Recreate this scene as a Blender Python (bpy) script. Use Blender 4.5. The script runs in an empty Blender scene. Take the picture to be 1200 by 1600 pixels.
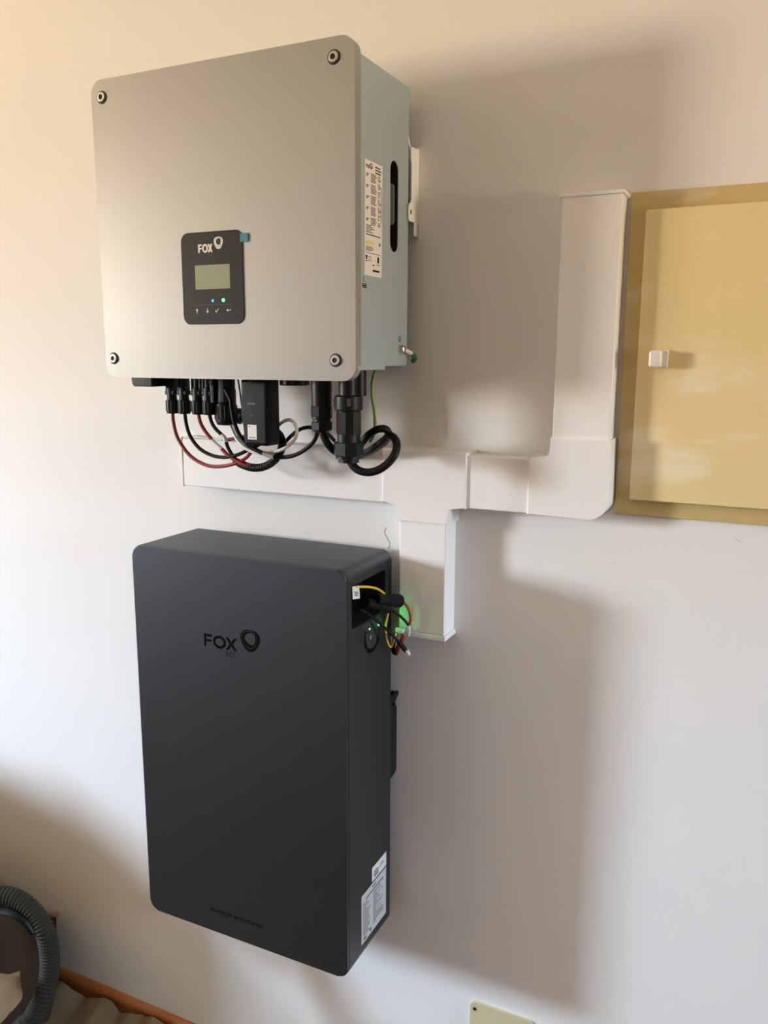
import bpy, bmesh, math, random
from mathutils import Vector, Matrix, noise
random.seed(4)
PI = math.pi
sc = bpy.context.scene
C = sc.collection

# ---------------------------------------------------------------- camera
cam_d = bpy.data.cameras.new('camera')
cam = bpy.data.objects.new('camera', cam_d); C.objects.link(cam)
cam_d.sensor_fit = 'VERTICAL'; cam_d.sensor_height = 36.0
cam_d.lens = 36.0 * 1295.13 / 1600.0
cam_d.clip_start = 0.02
_yaw, _pitch, _roll = 0.44827695, 0.18287114, 0.0039501
_f = Vector((-math.sin(_yaw)*math.cos(_pitch), math.cos(_yaw)*math.cos(_pitch), -math.sin(_pitch)))
_r = Vector((math.cos(_yaw), math.sin(_yaw), 0)); _u = _r.cross(_f)
_r2 = _r*math.cos(_roll) + _u*math.sin(_roll); _u2 = -_r*math.sin(_roll) + _u*math.cos(_roll)
cam.matrix_world = Matrix(((_r2.x,_u2.x,-_f.x,0.0),(_r2.y,_u2.y,-_f.y,-1.25),(_r2.z,_u2.z,-_f.z,1.54),(0,0,0,1)))
sc.camera = cam

# ---------------------------------------------------------------- daylight: sky above the horizon, sunlit ground below it
SKY = (0.85, 1.08, 1.36); GROUND = (0.98, 0.76, 0.50); SKY_GAIN = 1.35; GROUND_GAIN = 0.96
world = bpy.data.worlds.new('world'); sc.world = world; world.use_nodes = True
wn = world.node_tree; wn.nodes.clear()
w_out = wn.nodes.new('ShaderNodeOutputWorld'); w_bg = wn.nodes.new('ShaderNodeBackground')
w_tc = wn.nodes.new('ShaderNodeTexCoord'); w_sep = wn.nodes.new('ShaderNodeSeparateXYZ'); w_ramp = wn.nodes.new('ShaderNodeValToRGB')
w_map = wn.nodes.new('ShaderNodeMapRange'); w_map.inputs['From Min'].default_value = -0.5; w_map.inputs['From Max'].default_value = 0.5
wn.links.new(w_tc.outputs['Generated'], w_sep.inputs[0]); wn.links.new(w_sep.outputs['Z'], w_map.inputs['Value'])
wn.links.new(w_map.outputs[0], w_ramp.inputs[0])
e = w_ramp.color_ramp.elements
e[0].position = 0.48; e[0].color = tuple(c*GROUND_GAIN for c in GROUND) + (1,)
e[1].position = 0.68; e[1].color = tuple(c*SKY_GAIN for c in SKY) + (1,)
wn.links.new(w_ramp.outputs[0], w_bg.inputs['Color']); w_bg.inputs['Strength'].default_value = 60.0
wn.links.new(w_bg.outputs[0], w_out.inputs['Surface'])

# the two window openings of the room: (wall plane, centre along the wall, sill, head, width)
WIN_LEFT = dict(x=-5.2, y0=-3.0, y1=-2.2, z0=1.38, z1=2.16)
WIN_RIGHT = dict(x=2.2, y0=-0.52, y1=-0.24, z0=1.38, z1=1.74)
def portal(name, w, rot):
    l = bpy.data.lights.new(name, 'AREA'); l.shape = 'RECTANGLE'
    l.size = w['z1']-w['z0']; l.size_y = w['y1']-w['y0']
    l.cycles.is_portal = True
    o = bpy.data.objects.new(name, l); C.objects.link(o)
    o.location = (w['x'], (w['y0']+w['y1'])/2, (w['z0']+w['z1'])/2); o.rotation_euler = (0, rot, 0)
portal('window_daylight', WIN_LEFT, -PI/2)
portal('window_daylight', WIN_RIGHT, PI/2)

sc.view_settings.view_transform = 'Standard'; sc.view_settings.look = 'None'
sc.view_settings.gamma = 1.0; sc.view_settings.use_curve_mapping = False
sc.view_settings.exposure = 1.57
sc.cycles.use_denoising = True
sc.cycles.max_bounces = 10; sc.cycles.diffuse_bounces = 6

# ---------------------------------------------------------------- materials
def mat(name, col, rough=0.5, metal=0.0, spec=0.5, bump=0.0, bscale=200.0, vary=0.0, vscale=6.0, emit=None, estr=0.0, stretch=(1,1,1), coat=0.0):
    m = bpy.data.materials.new(name); m.use_nodes = True
    nt = m.node_tree; b = nt.nodes['Principled BSDF']
    b.inputs['Base Color'].default_value = (*col, 1); b.inputs['Roughness'].default_value = rough
    b.inputs['Metallic'].default_value = metal; b.inputs['Specular IOR Level'].default_value = spec
    b.inputs['Coat Weight'].default_value = coat
    tc = nt.nodes.new('ShaderNodeTexCoord'); mp = nt.nodes.new('ShaderNodeMapping'); mp.inputs['Scale'].default_value = stretch
    nt.links.new(tc.outputs['Object'], mp.inputs[0])
    if vary > 0:
        n = nt.nodes.new('ShaderNodeTexNoise'); n.inputs['Scale'].default_value = vscale; n.inputs['Detail'].default_value = 6
        nt.links.new(mp.outputs[0], n.inputs['Vector'])
        mx = nt.nodes.new('ShaderNodeMix'); mx.data_type = 'RGBA'
        mx.inputs['A'].default_value = (*[max(0, c*(1-vary)) for c in col], 1); mx.inputs['B'].default_value = (*[min(1, c*(1+vary)) for c in col], 1)
        nt.links.new(n.outputs['Fac'], mx.inputs['Factor']); nt.links.new(mx.outputs['Result'], b.inputs['Base Color'])
    if bump > 0:
        n2 = nt.nodes.new('ShaderNodeTexNoise'); n2.inputs['Scale'].default_value = bscale; n2.inputs['Detail'].default_value = 3
        nt.links.new(mp.outputs[0], n2.inputs['Vector'])
        bp = nt.nodes.new('ShaderNodeBump'); bp.inputs['Strength'].default_value = bump; bp.inputs['Distance'].default_value = 0.002
        nt.links.new(n2.outputs['Fac'], bp.inputs['Height']); nt.links.new(bp.outputs[0], b.inputs['Normal'])
    if emit:
        b.inputs['Emission Color'].default_value = (*emit, 1); b.inputs['Emission Strength'].default_value = estr
    return m

M_wall = mat('wall_paint', (0.80, 0.79, 0.77), 0.75, spec=0.25, bump=0.12, bscale=90, vary=0.012, vscale=3)
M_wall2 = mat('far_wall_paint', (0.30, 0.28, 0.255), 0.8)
M_ceil = mat('ceiling_paint', (0.90, 0.86, 0.80), 0.9)
M_floor = mat('floor_wood', (0.13, 0.065, 0.03), 0.9, spec=0.15, vary=0.3, vscale=4, stretch=(1, 8, 1))
M_base = mat('baseboard_wood', (0.40, 0.135, 0.035), 0.45, vary=0.35, vscale=9, stretch=(0.6, 9, 9))
M_plastic = mat('white_trunking_plastic', (0.88, 0.875, 0.87), 0.38, spec=0.4, bump=0.03, bscale=300)
M_silver = mat('silver_beige_paint', (0.345, 0.342, 0.322), 0.45, metal=0.45, bump=0.05, bscale=1400, vary=0.015, vscale=3)
M_case = mat('blue_grey_case_metal', (0.375, 0.455, 0.50), 0.5, metal=0.15, bump=0.03, bscale=900)
M_steel = mat('steel', (0.55, 0.53, 0.50), 0.3, metal=0.95)
M_black = mat('black_plastic', (0.0065, 0.0065, 0.007), 0.42, spec=0.25, bump=0.04, bscale=600)
M_blackgl = mat('black_gloss_panel', (0.010, 0.0085, 0.0078), 0.5, spec=0.22)
M_rubber = mat('black_cable_rubber', (0.005, 0.005, 0.005), 0.5, spec=0.22)
M_conn = mat('shaded_black_plastic', (0.003, 0.003, 0.0035), 0.6, spec=0.2)  # black plastic with the shade around the battery connectors put into its colour
M_dark = mat('dark_inside', (0.006, 0.006, 0.006), 0.7)
M_red = mat('red_cable', (0.27, 0.022, 0.022), 0.42)
M_redbat = mat('orange_red_cable', (0.42, 0.05, 0.02), 0.4)
M_white = mat('white_cable', (0.72, 0.71, 0.69), 0.45)
M_yellow = mat('yellow_cable', (0.80, 0.52, 0.02), 0.4)
M_green = mat('green_cable', (0.015, 0.16, 0.06), 0.4)
M_bat = mat('anthracite_paint', (0.003, 0.0036, 0.0046), 0.42, metal=0.0, spec=0.88, bump=0.05, bscale=1500, vary=0.03, vscale=3)
M_batdark = mat('dark_grey_plastic', (0.034, 0.034, 0.032), 0.55, spec=0.3)
M_label = mat('white_label', (0.80, 0.79, 0.78), 0.45)
M_print = mat('black_print', (0.003, 0.003, 0.003), 0.9, spec=0.05)
M_greyprint = mat('grey_print', (0.075, 0.075, 0.075), 0.5)
M_dimprint = mat('faint_grey_print', (0.055, 0.052, 0.05), 0.5)
M_silverprint = mat('silver_print', (0.75, 0.73, 0.69), 0.4)
M_screen = mat('green_grey_screen', (0.27, 0.30, 0.20), 0.3)
M_teal = mat('teal_film', (0.0, 0.21, 0.29), 0.4)
M_ledb = mat('blue_light', (0.1, 0.5, 1.0), 0.4, emit=(0.02, 0.30, 1.0), estr=0.55)
M_ledg = mat('green_light', (0.2, 1.0, 0.4), 0.4, emit=(0.06, 1.0, 0.22), estr=0.5)
M_ledw = mat('white_green_light', (0.6, 1.0, 0.8), 0.4, emit=(0.35, 1.0, 0.6), estr=0.4)
M_yelprint = mat('yellow_print', (0.75, 0.58, 0.05), 0.5)
M_blueprint = mat('blue_print', (0.06, 0.16, 0.5), 0.5)
M_cream = mat('cream_plate', (0.62, 0.55, 0.34), 0.5)
M_hose = mat('grey_hose_plastic', (0.036, 0.034, 0.027), 0.7, spec=0.12)
M_sack = mat('brown_sack_cloth', (0.06, 0.042, 0.03), 0.95, spec=0.1, bump=0.3, bscale=150, vary=0.25, vscale=9)
M_sackrim = mat('pink_beige_rim', (0.30, 0.20, 0.15), 0.8)
M_cloth = mat('canvas_cloth', (0.18, 0.135, 0.082), 0.95, bump=0.35, bscale=500, vary=0.2, vscale=5)
M_paper = mat('beige_paper', (0.13, 0.09, 0.052), 0.85, spec=0.1, vary=0.12, vscale=8)
M_crack = mat('crack', (0.52, 0.49, 0.46), 0.9)
M_clear = mat('milky_knob_plastic', (0.80, 0.77, 0.70), 0.25)

M_bat.node_tree.nodes['Principled BSDF'].inputs['Specular Tint'].default_value = (0.86, 0.95, 1.08, 1)
def cabinet_paint(name, base, smear, amount, soft):
    m = bpy.data.materials.new(name); m.use_nodes = True; nt = m.node_tree; b = nt.nodes['Principled BSDF']
    b.inputs['Roughness'].default_value = 0.5
    tc = nt.nodes.new('ShaderNodeTexCoord'); mp = nt.nodes.new('ShaderNodeMapping')
    mp.inputs['Scale'].default_value = (3.5, 1, 11.0); mp.inputs['Rotation'].default_value = (0, 0.22, 0)
    n = nt.nodes.new('ShaderNodeTexNoise'); n.inputs['Scale'].default_value = 1.6; n.inputs['Detail'].default_value = 5; n.inputs['Distortion'].default_value = 0.5
    r = nt.nodes.new('ShaderNodeValToRGB'); r.color_ramp.elements[0].position = 0.52; r.color_ramp.elements[1].position = 0.52+soft
    r.color_ramp.elements[0].color = (0,0,0,1); r.color_ramp.elements[1].color = (amount,)*3 + (1,)
    mx = nt.nodes.new('ShaderNodeMix'); mx.data_type = 'RGBA'; mx.inputs['A'].default_value = (*base, 1); mx.inputs['B'].default_value = (*smear, 1)
    nt.links.new(tc.outputs['Object'], mp.inputs[0]); nt.links.new(mp.outputs[0], n.inputs['Vector']); nt.links.new(n.outputs['Fac'], r.inputs[0])
    nt.links.new(r.outputs[0], mx.inputs['Factor']); nt.links.new(mx.outputs['Result'], b.inputs['Base Color'])
    return m
M_door = cabinet_paint('yellow_door_paint', (0.80, 0.655, 0.335), (0.88, 0.81, 0.62), 0.8, 0.16)
M_frame = cabinet_paint('yellow_frame_paint', (0.57, 0.44, 0.19), (0.70, 0.64, 0.48), 0.95, 0.2)

# ---------------------------------------------------------------- mesh helpers (all in world metres; d = distance from the wall, y = -d)
def B(): return bmesh.new()
def box(bm, x0, x1, y0, y1, z0, z1, bev=0.0, seg=2):
    r = bmesh.ops.create_cube(bm, size=1.0)
    vs = r['verts']
    for v in vs: v.co = Vector(((x0+x1)/2 + v.co.x*(x1-x0), (y0+y1)/2 + v.co.y*(y1-y0), (z0+z1)/2 + v.co.z*(z1-z0)))
    if bev > 0:
        es = list({ed for v in vs for ed in v.link_edges})
        bmesh.ops.bevel(bm, geom=es, offset=bev, segments=seg, affect='EDGES', profile=0.5)
class Frame:
    def __init__(s, o, u, v): s.o, s.u, s.v = Vector(o), Vector(u), Vector(v); s.n = s.u.cross(s.v)
    def at(s, a, b, h=0.0): return s.o + s.u*a + s.v*b + s.n*h
def front(d): return Frame((0, -d, 0), (1,0,0), (0,0,1))          # u = x, v = z, faces the room
def right(x): return Frame((x, 0, 0), (0,1,0), (0,0,1))            # u = y, v = z, faces +x
def prism(bm, fr, pts, h0, h1, bev=0.0, seg=2):
    a = [bm.verts.new(fr.at(p[0], p[1], h0)) for p in pts]
    c = [bm.verts.new(fr.at(p[0], p[1], h1)) for p in pts]
    n = len(pts)
    bm.faces.new(a[::-1]); top = bm.faces.new(c)
    for i in range(n): bm.faces.new((a[i], a[(i+1)%n], c[(i+1)%n], c[i]))
    if bev > 0:
        bmesh.ops.bevel(bm, geom=list(top.edges), offset=bev, segments=seg, affect='EDGES', profile=0.5)
def rrect(x0, x1, z0, z1, r, n=8):
    out = []
    for cx, cz, a0 in ((x1-r, z0+r, -90), (x1-r, z1-r, 0), (x0+r, z1-r, 90), (x0+r, z0+r, 180)):
        for i in range(n+1):
            a = math.radians(a0 + 90*i/n); out.append((cx + r*math.cos(a), cz + r*math.sin(a)))
    return out
def circ(cx, cz, r, n=24, ph=0.0): return [(cx + r*math.cos(ph+2*PI*i/n), cz + r*math.sin(ph+2*PI*i/n)) for i in range(n)]
def ring(bm, fr, outer, inner, h0, h1):
    n = len(outer); V = [[bm.verts.new(fr.at(p[0], p[1], h)) for p in L] for L in (outer, inner) for h in (h0, h1)]
    o0, o1, i0, i1 = V
    for k in range(n):
        j = (k+1) % n
        bm.faces.new((o1[k], o1[j], i1[j], i1[k])); bm.faces.new((o0[k], o0[j], o1[j], o1[k])); bm.faces.new((i0[j], i0[k], i1[k], i1[j]))
        bm.faces.new((o0[j], o0[k], i0[k], i0[j]))
def lathe(bm, o, prof, seg=28, axis=(0,0,1), ph=0.0):
    ax = Vector(axis).normalized(); t = Vector((1,0,0)) if abs(ax.x) < 0.9 else Vector((0,1,0))
    u = ax.cross(t).normalized(); w = ax.cross(u); o = Vector(o); rows = []
    for r, h in prof:
        rows.append([bm.verts.new(o + ax*h + (u*math.cos(ph+2*PI*i/seg) + w*math.sin(ph+2*PI*i/seg))*max(r, 1e-5)) for i in range(seg)])
    for a, b in zip(rows, rows[1:]):
        for i in range(seg):
            j = (i+1) % seg; bm.faces.new((a[i], a[j], b[j], b[i]))
    bm.faces.new(rows[0][::-1]); bm.faces.new(rows[-1])
def catmull(pts, sub=8):
    P = [Vector(p) for p in pts]
    if len(P) < 3: return [P[0].lerp(P[-1], i/sub) for i in range(sub+1)]
    Q = [P[0]*2 - P[1]] + P + [P[-1]*2 - P[-2]]; out = []
    for i in range(1, len(Q)-2):
        a, b, c, d = Q[i-1:i+3]
        for k in range(sub):
            t = k/sub
            out.append(0.5*((2*b) + (c-a)*t + (2*a-5*b+4*c-d)*t*t + (3*b-a-3*c+d)*t*t*t))
    out.append(P[-1]); return out
def tube(bm, pts, r, seg=12, sub=8, rf=None):
    P = catmull(pts, sub); n = len(P); T = [(P[min(i+1, n-1)] - P[max(i-1, 0)]).normalized() for i in range(n)]
    up = Vector((0,0,1)) if abs(T[0].z) < 0.9 else Vector((0,1,0)); N = (up - T[0]*up.dot(T[0])).normalized(); rows = []
    for i in range(n):
        N = (N - T[i]*N.dot(T[i])).normalized(); Bn = T[i].cross(N); rr = rf(i, n) if rf else r
        rows.append([bm.verts.new(P[i] + (N*math.cos(2*PI*k/seg) + Bn*math.sin(2*PI*k/seg))*rr) for k in range(seg)])
    for a, b in zip(rows, rows[1:]):
        for k in range(seg):
            j = (k+1) % seg; bm.faces.new((a[k], a[j], b[j], b[k]))
    bm.faces.new(rows[0][::-1]); bm.faces.new(rows[-1])
def obj(name, bm, m, parent=None, smooth=35, flat=False):
    bmesh.ops.recalc_face_normals(bm, faces=bm.faces)
    if parent is not None:
        off = Vector((0,0,0)); p = parent
        while p: off += p.location; p = p.parent
        bmesh.ops.translate(bm, verts=bm.verts, vec=-off)
    me = bpy.data.meshes.new(name); bm.to_mesh(me); bm.free()
    me.materials.append(m)
    if not flat:
        for p in me.polygons: p.use_smooth = True
        try: me.set_sharp_from_angle(angle=math.radians(smooth))
        except Exception: pass
    o = bpy.data.objects.new(name, me); C.objects.link(o)
    if not flat: weigh(o)
    if parent is not None: o.parent = parent
    return o
def weigh(o):                                       # flat faces keep their own normal beside rounded edges
    w = o.modifiers.new('weighted_normals', 'WEIGHTED_NORMAL'); w.mode = 'FACE_AREA'; w.keep_sharp = True; w.weight = 80
def tag(o, label, cat, group=None):
    o['label'] = label; o['category'] = cat
    if group: o['group'] = group
    return o
def thing(name, loc, label, cat, group=None):
    o = bpy.data.objects.new(name, None); C.objects.link(o); o.location = loc; o.empty_display_size = 0.05
    return tag(o, label, cat, group)
def one(name, bm, m, loc, label, cat, group=None):   # a thing of a single mesh with its origin at its base
    bmesh.ops.translate(bm, verts=bm.verts, vec=-Vector(loc))
    o = obj(name, bm, m); o.location = loc
    return tag(o, label, cat, group)
def struct(name, bm, m, parent=None):
    o = obj(name, bm, m, parent)
    if parent is None: o['kind'] = 'structure'
    return o
def cut(o, cutter_bm):
    bmesh.ops.recalc_face_normals(cutter_bm, faces=cutter_bm.faces)
    me = bpy.data.meshes.new('cutter'); cutter_bm.to_mesh(me); cutter_bm.free(); k = bpy.data.objects.new('cutter', me); C.objects.link(k)
    o.modifiers.clear()
    md = o.modifiers.new('b', 'BOOLEAN'); md.operation = 'DIFFERENCE'; md.object = k; md.solver = 'EXACT'
    k.location = -Vector((0,0,0)) if o.parent is None else Vector((0,0,0))
    bpy.context.view_layer.update()
    dg = bpy.context.evaluated_depsgraph_get(); new = bpy.data.meshes.new_from_object(o.evaluated_get(dg))
    o.modifiers.clear(); old = o.data; nm = old.name; o.data = new; bpy.data.meshes.remove(old); new.name = nm
    bpy.data.objects.remove(k); bpy.data.meshes.remove(me)
    for p in new.polygons: p.use_smooth = True
    try: new.set_sharp_from_angle(angle=math.radians(30))
    except Exception: pass
    weigh(o)
def text(name, s, fr, u, v, size, m, parent, h=0.0003, align='LEFT', space=1.0, bold=0.0):
    cu = bpy.data.curves.new('t', 'FONT'); cu.body = s; cu.size = size; cu.align_x = align; cu.space_character = space; cu.offset = bold
    cu.resolution_u = 3
    to = bpy.data.objects.new('t', cu); C.objects.link(to); bpy.context.view_layer.update()
    me = bpy.data.meshes.new_from_object(to.evaluated_get(bpy.context.evaluated_depsgraph_get()))
    bpy.data.objects.remove(to); bpy.data.curves.remove(cu)
    bm = B(); bm.from_mesh(me); bpy.data.meshes.remove(me)
    for vv in bm.verts: vv.co = fr.at(u + vv.co.x, v + vv.co.y, h)
    return obj(name, bm, m, parent, flat=True)
def fox_word(bm, fr, x0, x1, z0, z1, h):
    w = x1-x0; H = z1-z0; s = H*0.21
    fx = x0; fw = w*0.25
    prism(bm, fr, [(fx,z0),(fx+s,z0),(fx+s,z0+H*0.40),(fx+fw*0.9,z0+H*0.40),(fx+fw*0.9,z0+H*0.58),(fx+s,z0+H*0.58),(fx+s,z1-s*0.9),(fx+fw,z1-s*0.9),(fx+fw,z1),(fx,z1)], 0, h)
    cx = x0+w*0.475; rx = w*0.195; rz = H*0.52; cz = (z0+z1)/2
    ring(bm, fr, [(cx+rx*math.cos(2*PI*i/32), cz+rz*math.sin(2*PI*i/32)) for i in range(32)],
         [(cx+(rx-s)*math.cos(2*PI*i/32), cz+(rz-s)*math.sin(2*PI*i/32)) for i in range(32)], 0, h)
    a = x0+w*0.66; b = x1; t = s*1.25; mx = (a+b)/2; k = t*0.62
    prism(bm, fr, [(a,z0),(a+t,z0),(mx,cz-k),(b-t,z0),(b,z0),(mx+k*0.95,cz),(b,z1),(b-t,z1),(mx,cz+k),(a+t,z1),(a,z1),(mx-k*0.95,cz)], 0, h)
def swirl(bm, fr, cx, cz, w, hgt, h):
    def tri(rx, rz, dx, dz, rot=0.0, k=0.075):
        o = []
        for i in range(48):
            a = 2*PI*i/48; f = 1 + k*math.cos(3*(a + PI/2 - rot)); o.append((cx+dx+rx*f*math.cos(a), cz+dz+rz*f*math.sin(a)))
        return o
    rx, rz = w/2*0.97, hgt/2*0.97
    ring(bm, fr, tri(rx, rz, 0, 0), tri(rx*0.82, rz*0.80, -rx*0.07, rz*0.08, 0.25), 0, h)
    ring(bm, fr, tri(rx*0.77, rz*0.74, -rx*0.07, rz*0.08, 0.25), tri(rx*0.56, rz*0.56, rx*0.03, rz*0.13, 0.4), 0, h)

# ---------------------------------------------------------------- the room
XL, XR, YF, ZC = -5.2, 2.2, -4.2, 2.7
bm = B(); box(bm, XL-0.2, XR+0.2, 0, 0.2, 0, ZC); wall_back = struct('wall_back', bm, M_wall)
bm = B(); box(bm, XL-0.2, XR+0.2, YF-0.2, 0.2, -0.15, 0); struct('floor', bm, M_floor)
bm = B(); box(bm, XL-0.2, XR+0.2, YF-0.2, 0.2, ZC, ZC+0.15); struct('ceiling', bm, M_ceil)
bm = B(); box(bm, XL, XR, YF-0.2, YF, 0, ZC); struct('wall_front', bm, M_wall2)
def window_wall(name, n, w, xa, xb):
    bm = B(); y0, y1, z0, z1 = w['y0'], w['y1'], w['z0'], w['z1']
    box(bm, xa, xb, YF-0.2, y0, 0, ZC); box(bm, xa, xb, y1, 0, 0, ZC); box(bm, xa, xb, y0, y1, 0, z0); box(bm, xa, xb, y0, y1, z1, ZC)
    struct(name, bm, M_wall2)
    bm = B(); t = 0.04; xm = (xa+xb)/2
    for q in ((y0,y0+t,z0,z1),(y1-t,y1,z0,z1),(y0+t,y1-t,z0,z0+t),(y0+t,y1-t,z1-t,z1)): box(bm, xm-0.03, xm+0.03, *q, bev=0.003)
    struct('window_%d' % n, bm, M_plastic)
window_wall('wall_left', 1, WIN_LEFT, XL-0.08, XL)
window_wall('wall_right', 2, WIN_RIGHT, XR, XR+0.08)
bm = B(); prism(bm, Frame((XL,0,0),(0,-1,0),(0,0,1)), [(0,0),(0.014,0),(0.014,0.088),(0.011,0.098),(0.004,0.104),(0,0.104)], 0, -(XR-XL)); struct('baseboard_back', bm, M_base)
# hairline cracks and scuffs in the plaster
def crack(pts, r, name='crack'):
    bm = B(); tube(bm, pts, r, seg=5, sub=4); obj(name, bm, M_crack, wall_back)
crack([(-0.5974,0.0000,1.2572), (-0.5998,0.0000,1.2469), (-0.5937,0.0000,1.2363), (-0.5900,0.0000,1.2288), (-0.5936,0.0000,1.2195)], 0.0008)
crack([(-0.7617,0.0000,1.2326), (-0.7510,0.0000,1.2313), (-0.7458,0.0000,1.2271)], 0.0003, 'scuff')
crack([(-0.0516,0.0000,1.2945), (-0.0480,0.0000,1.2911), (-0.0393,0.0000,1.2855)], 0.00035, 'scuff')
crack([(-0.2187,0.0000,1.2346), (-0.2123,0.0000,1.2393)], 0.0003, 'scuff')

# ---------------------------------------------------------------- white trunking
def trunk(name, x0, x1, z0, z1, label, vertical, D=0.047, group=None):
    t = thing(name, ((x0+x1)/2, 0, z0), label, 'cable trunking', group)
    bm = B(); g = 0.0015
    if vertical: box(bm, x0+g, x1-g, -D+0.010, 0, z0, z1)
    else: box(bm, x0, x1, -D+0.010, 0, z0+g, z1-g)
    obj('trunking_base', bm, M_plastic, t)
    bm = B()
    box(bm, x0, x1, -D, -D+0.011, z0, z1, bev=0.0025, seg=3)
    obj('trunking_lid', bm, M_plastic, t)
    return t
left_t = trunk('trunking_length', -0.990, -0.570, 1.3085, 1.3965, 'long white horizontal trunking length on the left, under the cables of the silver inverter', False)
bm = B(); box(bm, -0.9935, -0.9885, -0.0485, 0, 1.3072, 1.398, bev=0.0012); obj('end_cap', bm, M_plastic, left_t)
trunk('trunking_length', -0.445, -0.330, 1.3108, 1.394, 'short white horizontal trunking length between the tee cover and the elbow cover', False)
vt = trunk('trunking_length', -0.3055, -0.2222, 1.42, 1.762, 'tall white vertical trunking length rising beside the yellow cabinet', True)
bm = B(); box(bm, -0.3085, -0.2192, -0.0490, 0, 1.7615, 1.7665, bev=0.0015); obj('end_cap', bm, M_plastic, vt)
lt = trunk('trunking_length', -0.5508, -0.4692, 1.0962, 1.29, 'white vertical trunking length hanging below the tee cover, lit green near its foot', True)
bm = B(); box(bm, -0.5525, -0.4672, -0.0485, 0, 1.0875, 1.0962, bev=0.0015); obj('end_cap', bm, M_plastic, lt)
def fitting(name, pts, loc, label):
    bm = B(); prism(bm, front(0), pts, 0, 0.051, bev=0.002, seg=3)
    return one(name, bm, M_plastic, loc, label, 'trunking cover')
fitting('tee_cover', [(-0.5804,1.3095),(-0.5526,1.3095),(-0.5526,1.2816),(-0.4655,1.2816),(-0.4655,1.3095),(-0.4365,1.3095),(-0.4365,1.3978),(-0.5804,1.3978)], (-0.5085,0,1.2816),
        'white tee shaped trunking cover joining three trunking lengths right of the inverter cables')
R_ = 0.030; arc = [(-0.2188-R_+R_*math.sin(math.radians(a)), 1.3098+R_-R_*math.cos(math.radians(a))) for a in range(0, 91, 9)]
fitting('elbow_cover', [(-0.3384,1.3098)] + arc + [(-0.2200,1.4275),(-0.3068,1.4275),(-0.3068,1.3985),(-0.3384,1.3985)], (-0.2786,0,1.3098),
        'white elbow trunking cover with rounded outer corner beside the yellow cabinet, lower left')

# ---------------------------------------------------------------- yellow wall cabinet
cab = thing('wall_cabinet', (0.04, 0, 1.3145), 'yellow painted flush wall cabinet with streaked door beside the white vertical trunking', 'cabinet')
bm = B()
fx0, fx1, fz0, fz1 = -0.2178, 0.300, 1.3145, 1.7685
dx0, dx1, dz0, dz1 = -0.195, 0.277, 1.3390, 1.7425
box(bm, fx0, fx1, -0.006, 0, fz0, fz1, bev=0.0015)
obj('cabinet_frame', bm, M_frame, cab)
bm = B(); box(bm, dx0, dx1, -0.019, -0.007, dz0, dz1, bev=0.0018, seg=3); door = obj('cabinet_door', bm, M_door, cab)
bm = B(); box(bm, dx0+0.004, dx1-0.004, -0.008, -0.005, dz0+0.004, dz1-0.004); obj('door_seal', bm, M_dark, cab)
bm = B(); box(bm, -0.1765, -0.1530, -0.0245, -0.0185, 1.5285, 1.5535, bev=0.002); box(bm, -0.1765, -0.1600, -0.041, -0.0235, 1.5295, 1.5525, bev=0.0035, seg=3)
obj('door_knob', bm, M_clear, door)['label'] = 'small square milky white knob'

# ---------------------------------------------------------------- blank plate low on the wall
pl = thing('blank_cover_plate', (-0.366, 0, 0.292), 'cream blank electrical cover plate with two screws low on the wall', 'wall plate')
bm = B(); prism(bm, front(0), rrect(-0.4225, -0.3090, 0.292, 0.4060, 0.007, 5), 0, 0.0055, bev=0.0018, seg=2); obj('plate', bm, M_cream, pl)
for sx, sz in ((-0.4140, 0.3935), (-0.3185, 0.3935)):
    bm = B(); lathe(bm, (sx, -0.005, sz), [(0.0032,0),(0.0032,0.0014),(0.0024,0.0018)], 14, (0,-1,0)); box(bm, sx-0.0026, sx+0.0026, -0.0071, -0.0067, sz-0.0004, sz+0.0004)
    obj('screw', bm, M_dark, pl)

# ---------------------------------------------------------------- hybrid inverter
inv = thing('solar_inverter', (-0.776, -0.0295, 1.512), 'silver beige wall mounted inverter box with a black display panel on its front', 'inverter')
IX0, IX1 = -1.0045, -0.5470
bm = B(); box(bm, IX0+0.001, IX1, -0.1935, -0.0295, 1.5290, 1.9395, bev=0.002)
case = obj('case', bm, M_case, None)
bm = B(); prism(bm, right(IX1-0.02), rrect(-0.0957, -0.0678, 1.6966, 1.8258, 0.01385, 8), 0, 0.03); cut(case, bm)
case.parent = inv; case.data.transform(Matrix.Translation(-inv.location))
bm = B(); box(bm, IX0+0.001, IX1+0.0006, -0.1995, -0.1122, 1.5238, 1.5300, bev=0.0006); obj('bottom_flange', bm, M_case, inv)
bm = B(); ring(bm, right(IX1-0.0215), rrect(-0.0965, -0.0670, 1.6958, 1.8266, 0.0146, 8), rrect(-0.0950, -0.0685, 1.6974, 1.8250, 0.0131, 8), 0.0025, 0.0205)
prism(bm, right(IX1-0.0195), rrect(-0.0957, -0.0678, 1.6966, 1.8258, 0.01385, 8), -0.0015, 0.0005); obj('handle_recess', bm, M_dark, inv)  # dark lining paints in the unlit case interior behind the slot
bm = B(); prism(bm, front(0.0680), rrect(IX1-0.0192, IX1-0.0062, 1.738, 1.797, 0.005, 5), 0, 0.0018, bev=0.0006); obj('handle_grip', bm, M_case, inv)
bm = B(); prism(bm, front(0.190), rrect(-1.0065, -0.5465, 1.5085, 1.9585, 0.021, 10), 0, 0.0169, bev=0.0055, seg=4); cover = obj('front_cover', bm, M_silver, inv, smooth=50)
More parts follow.
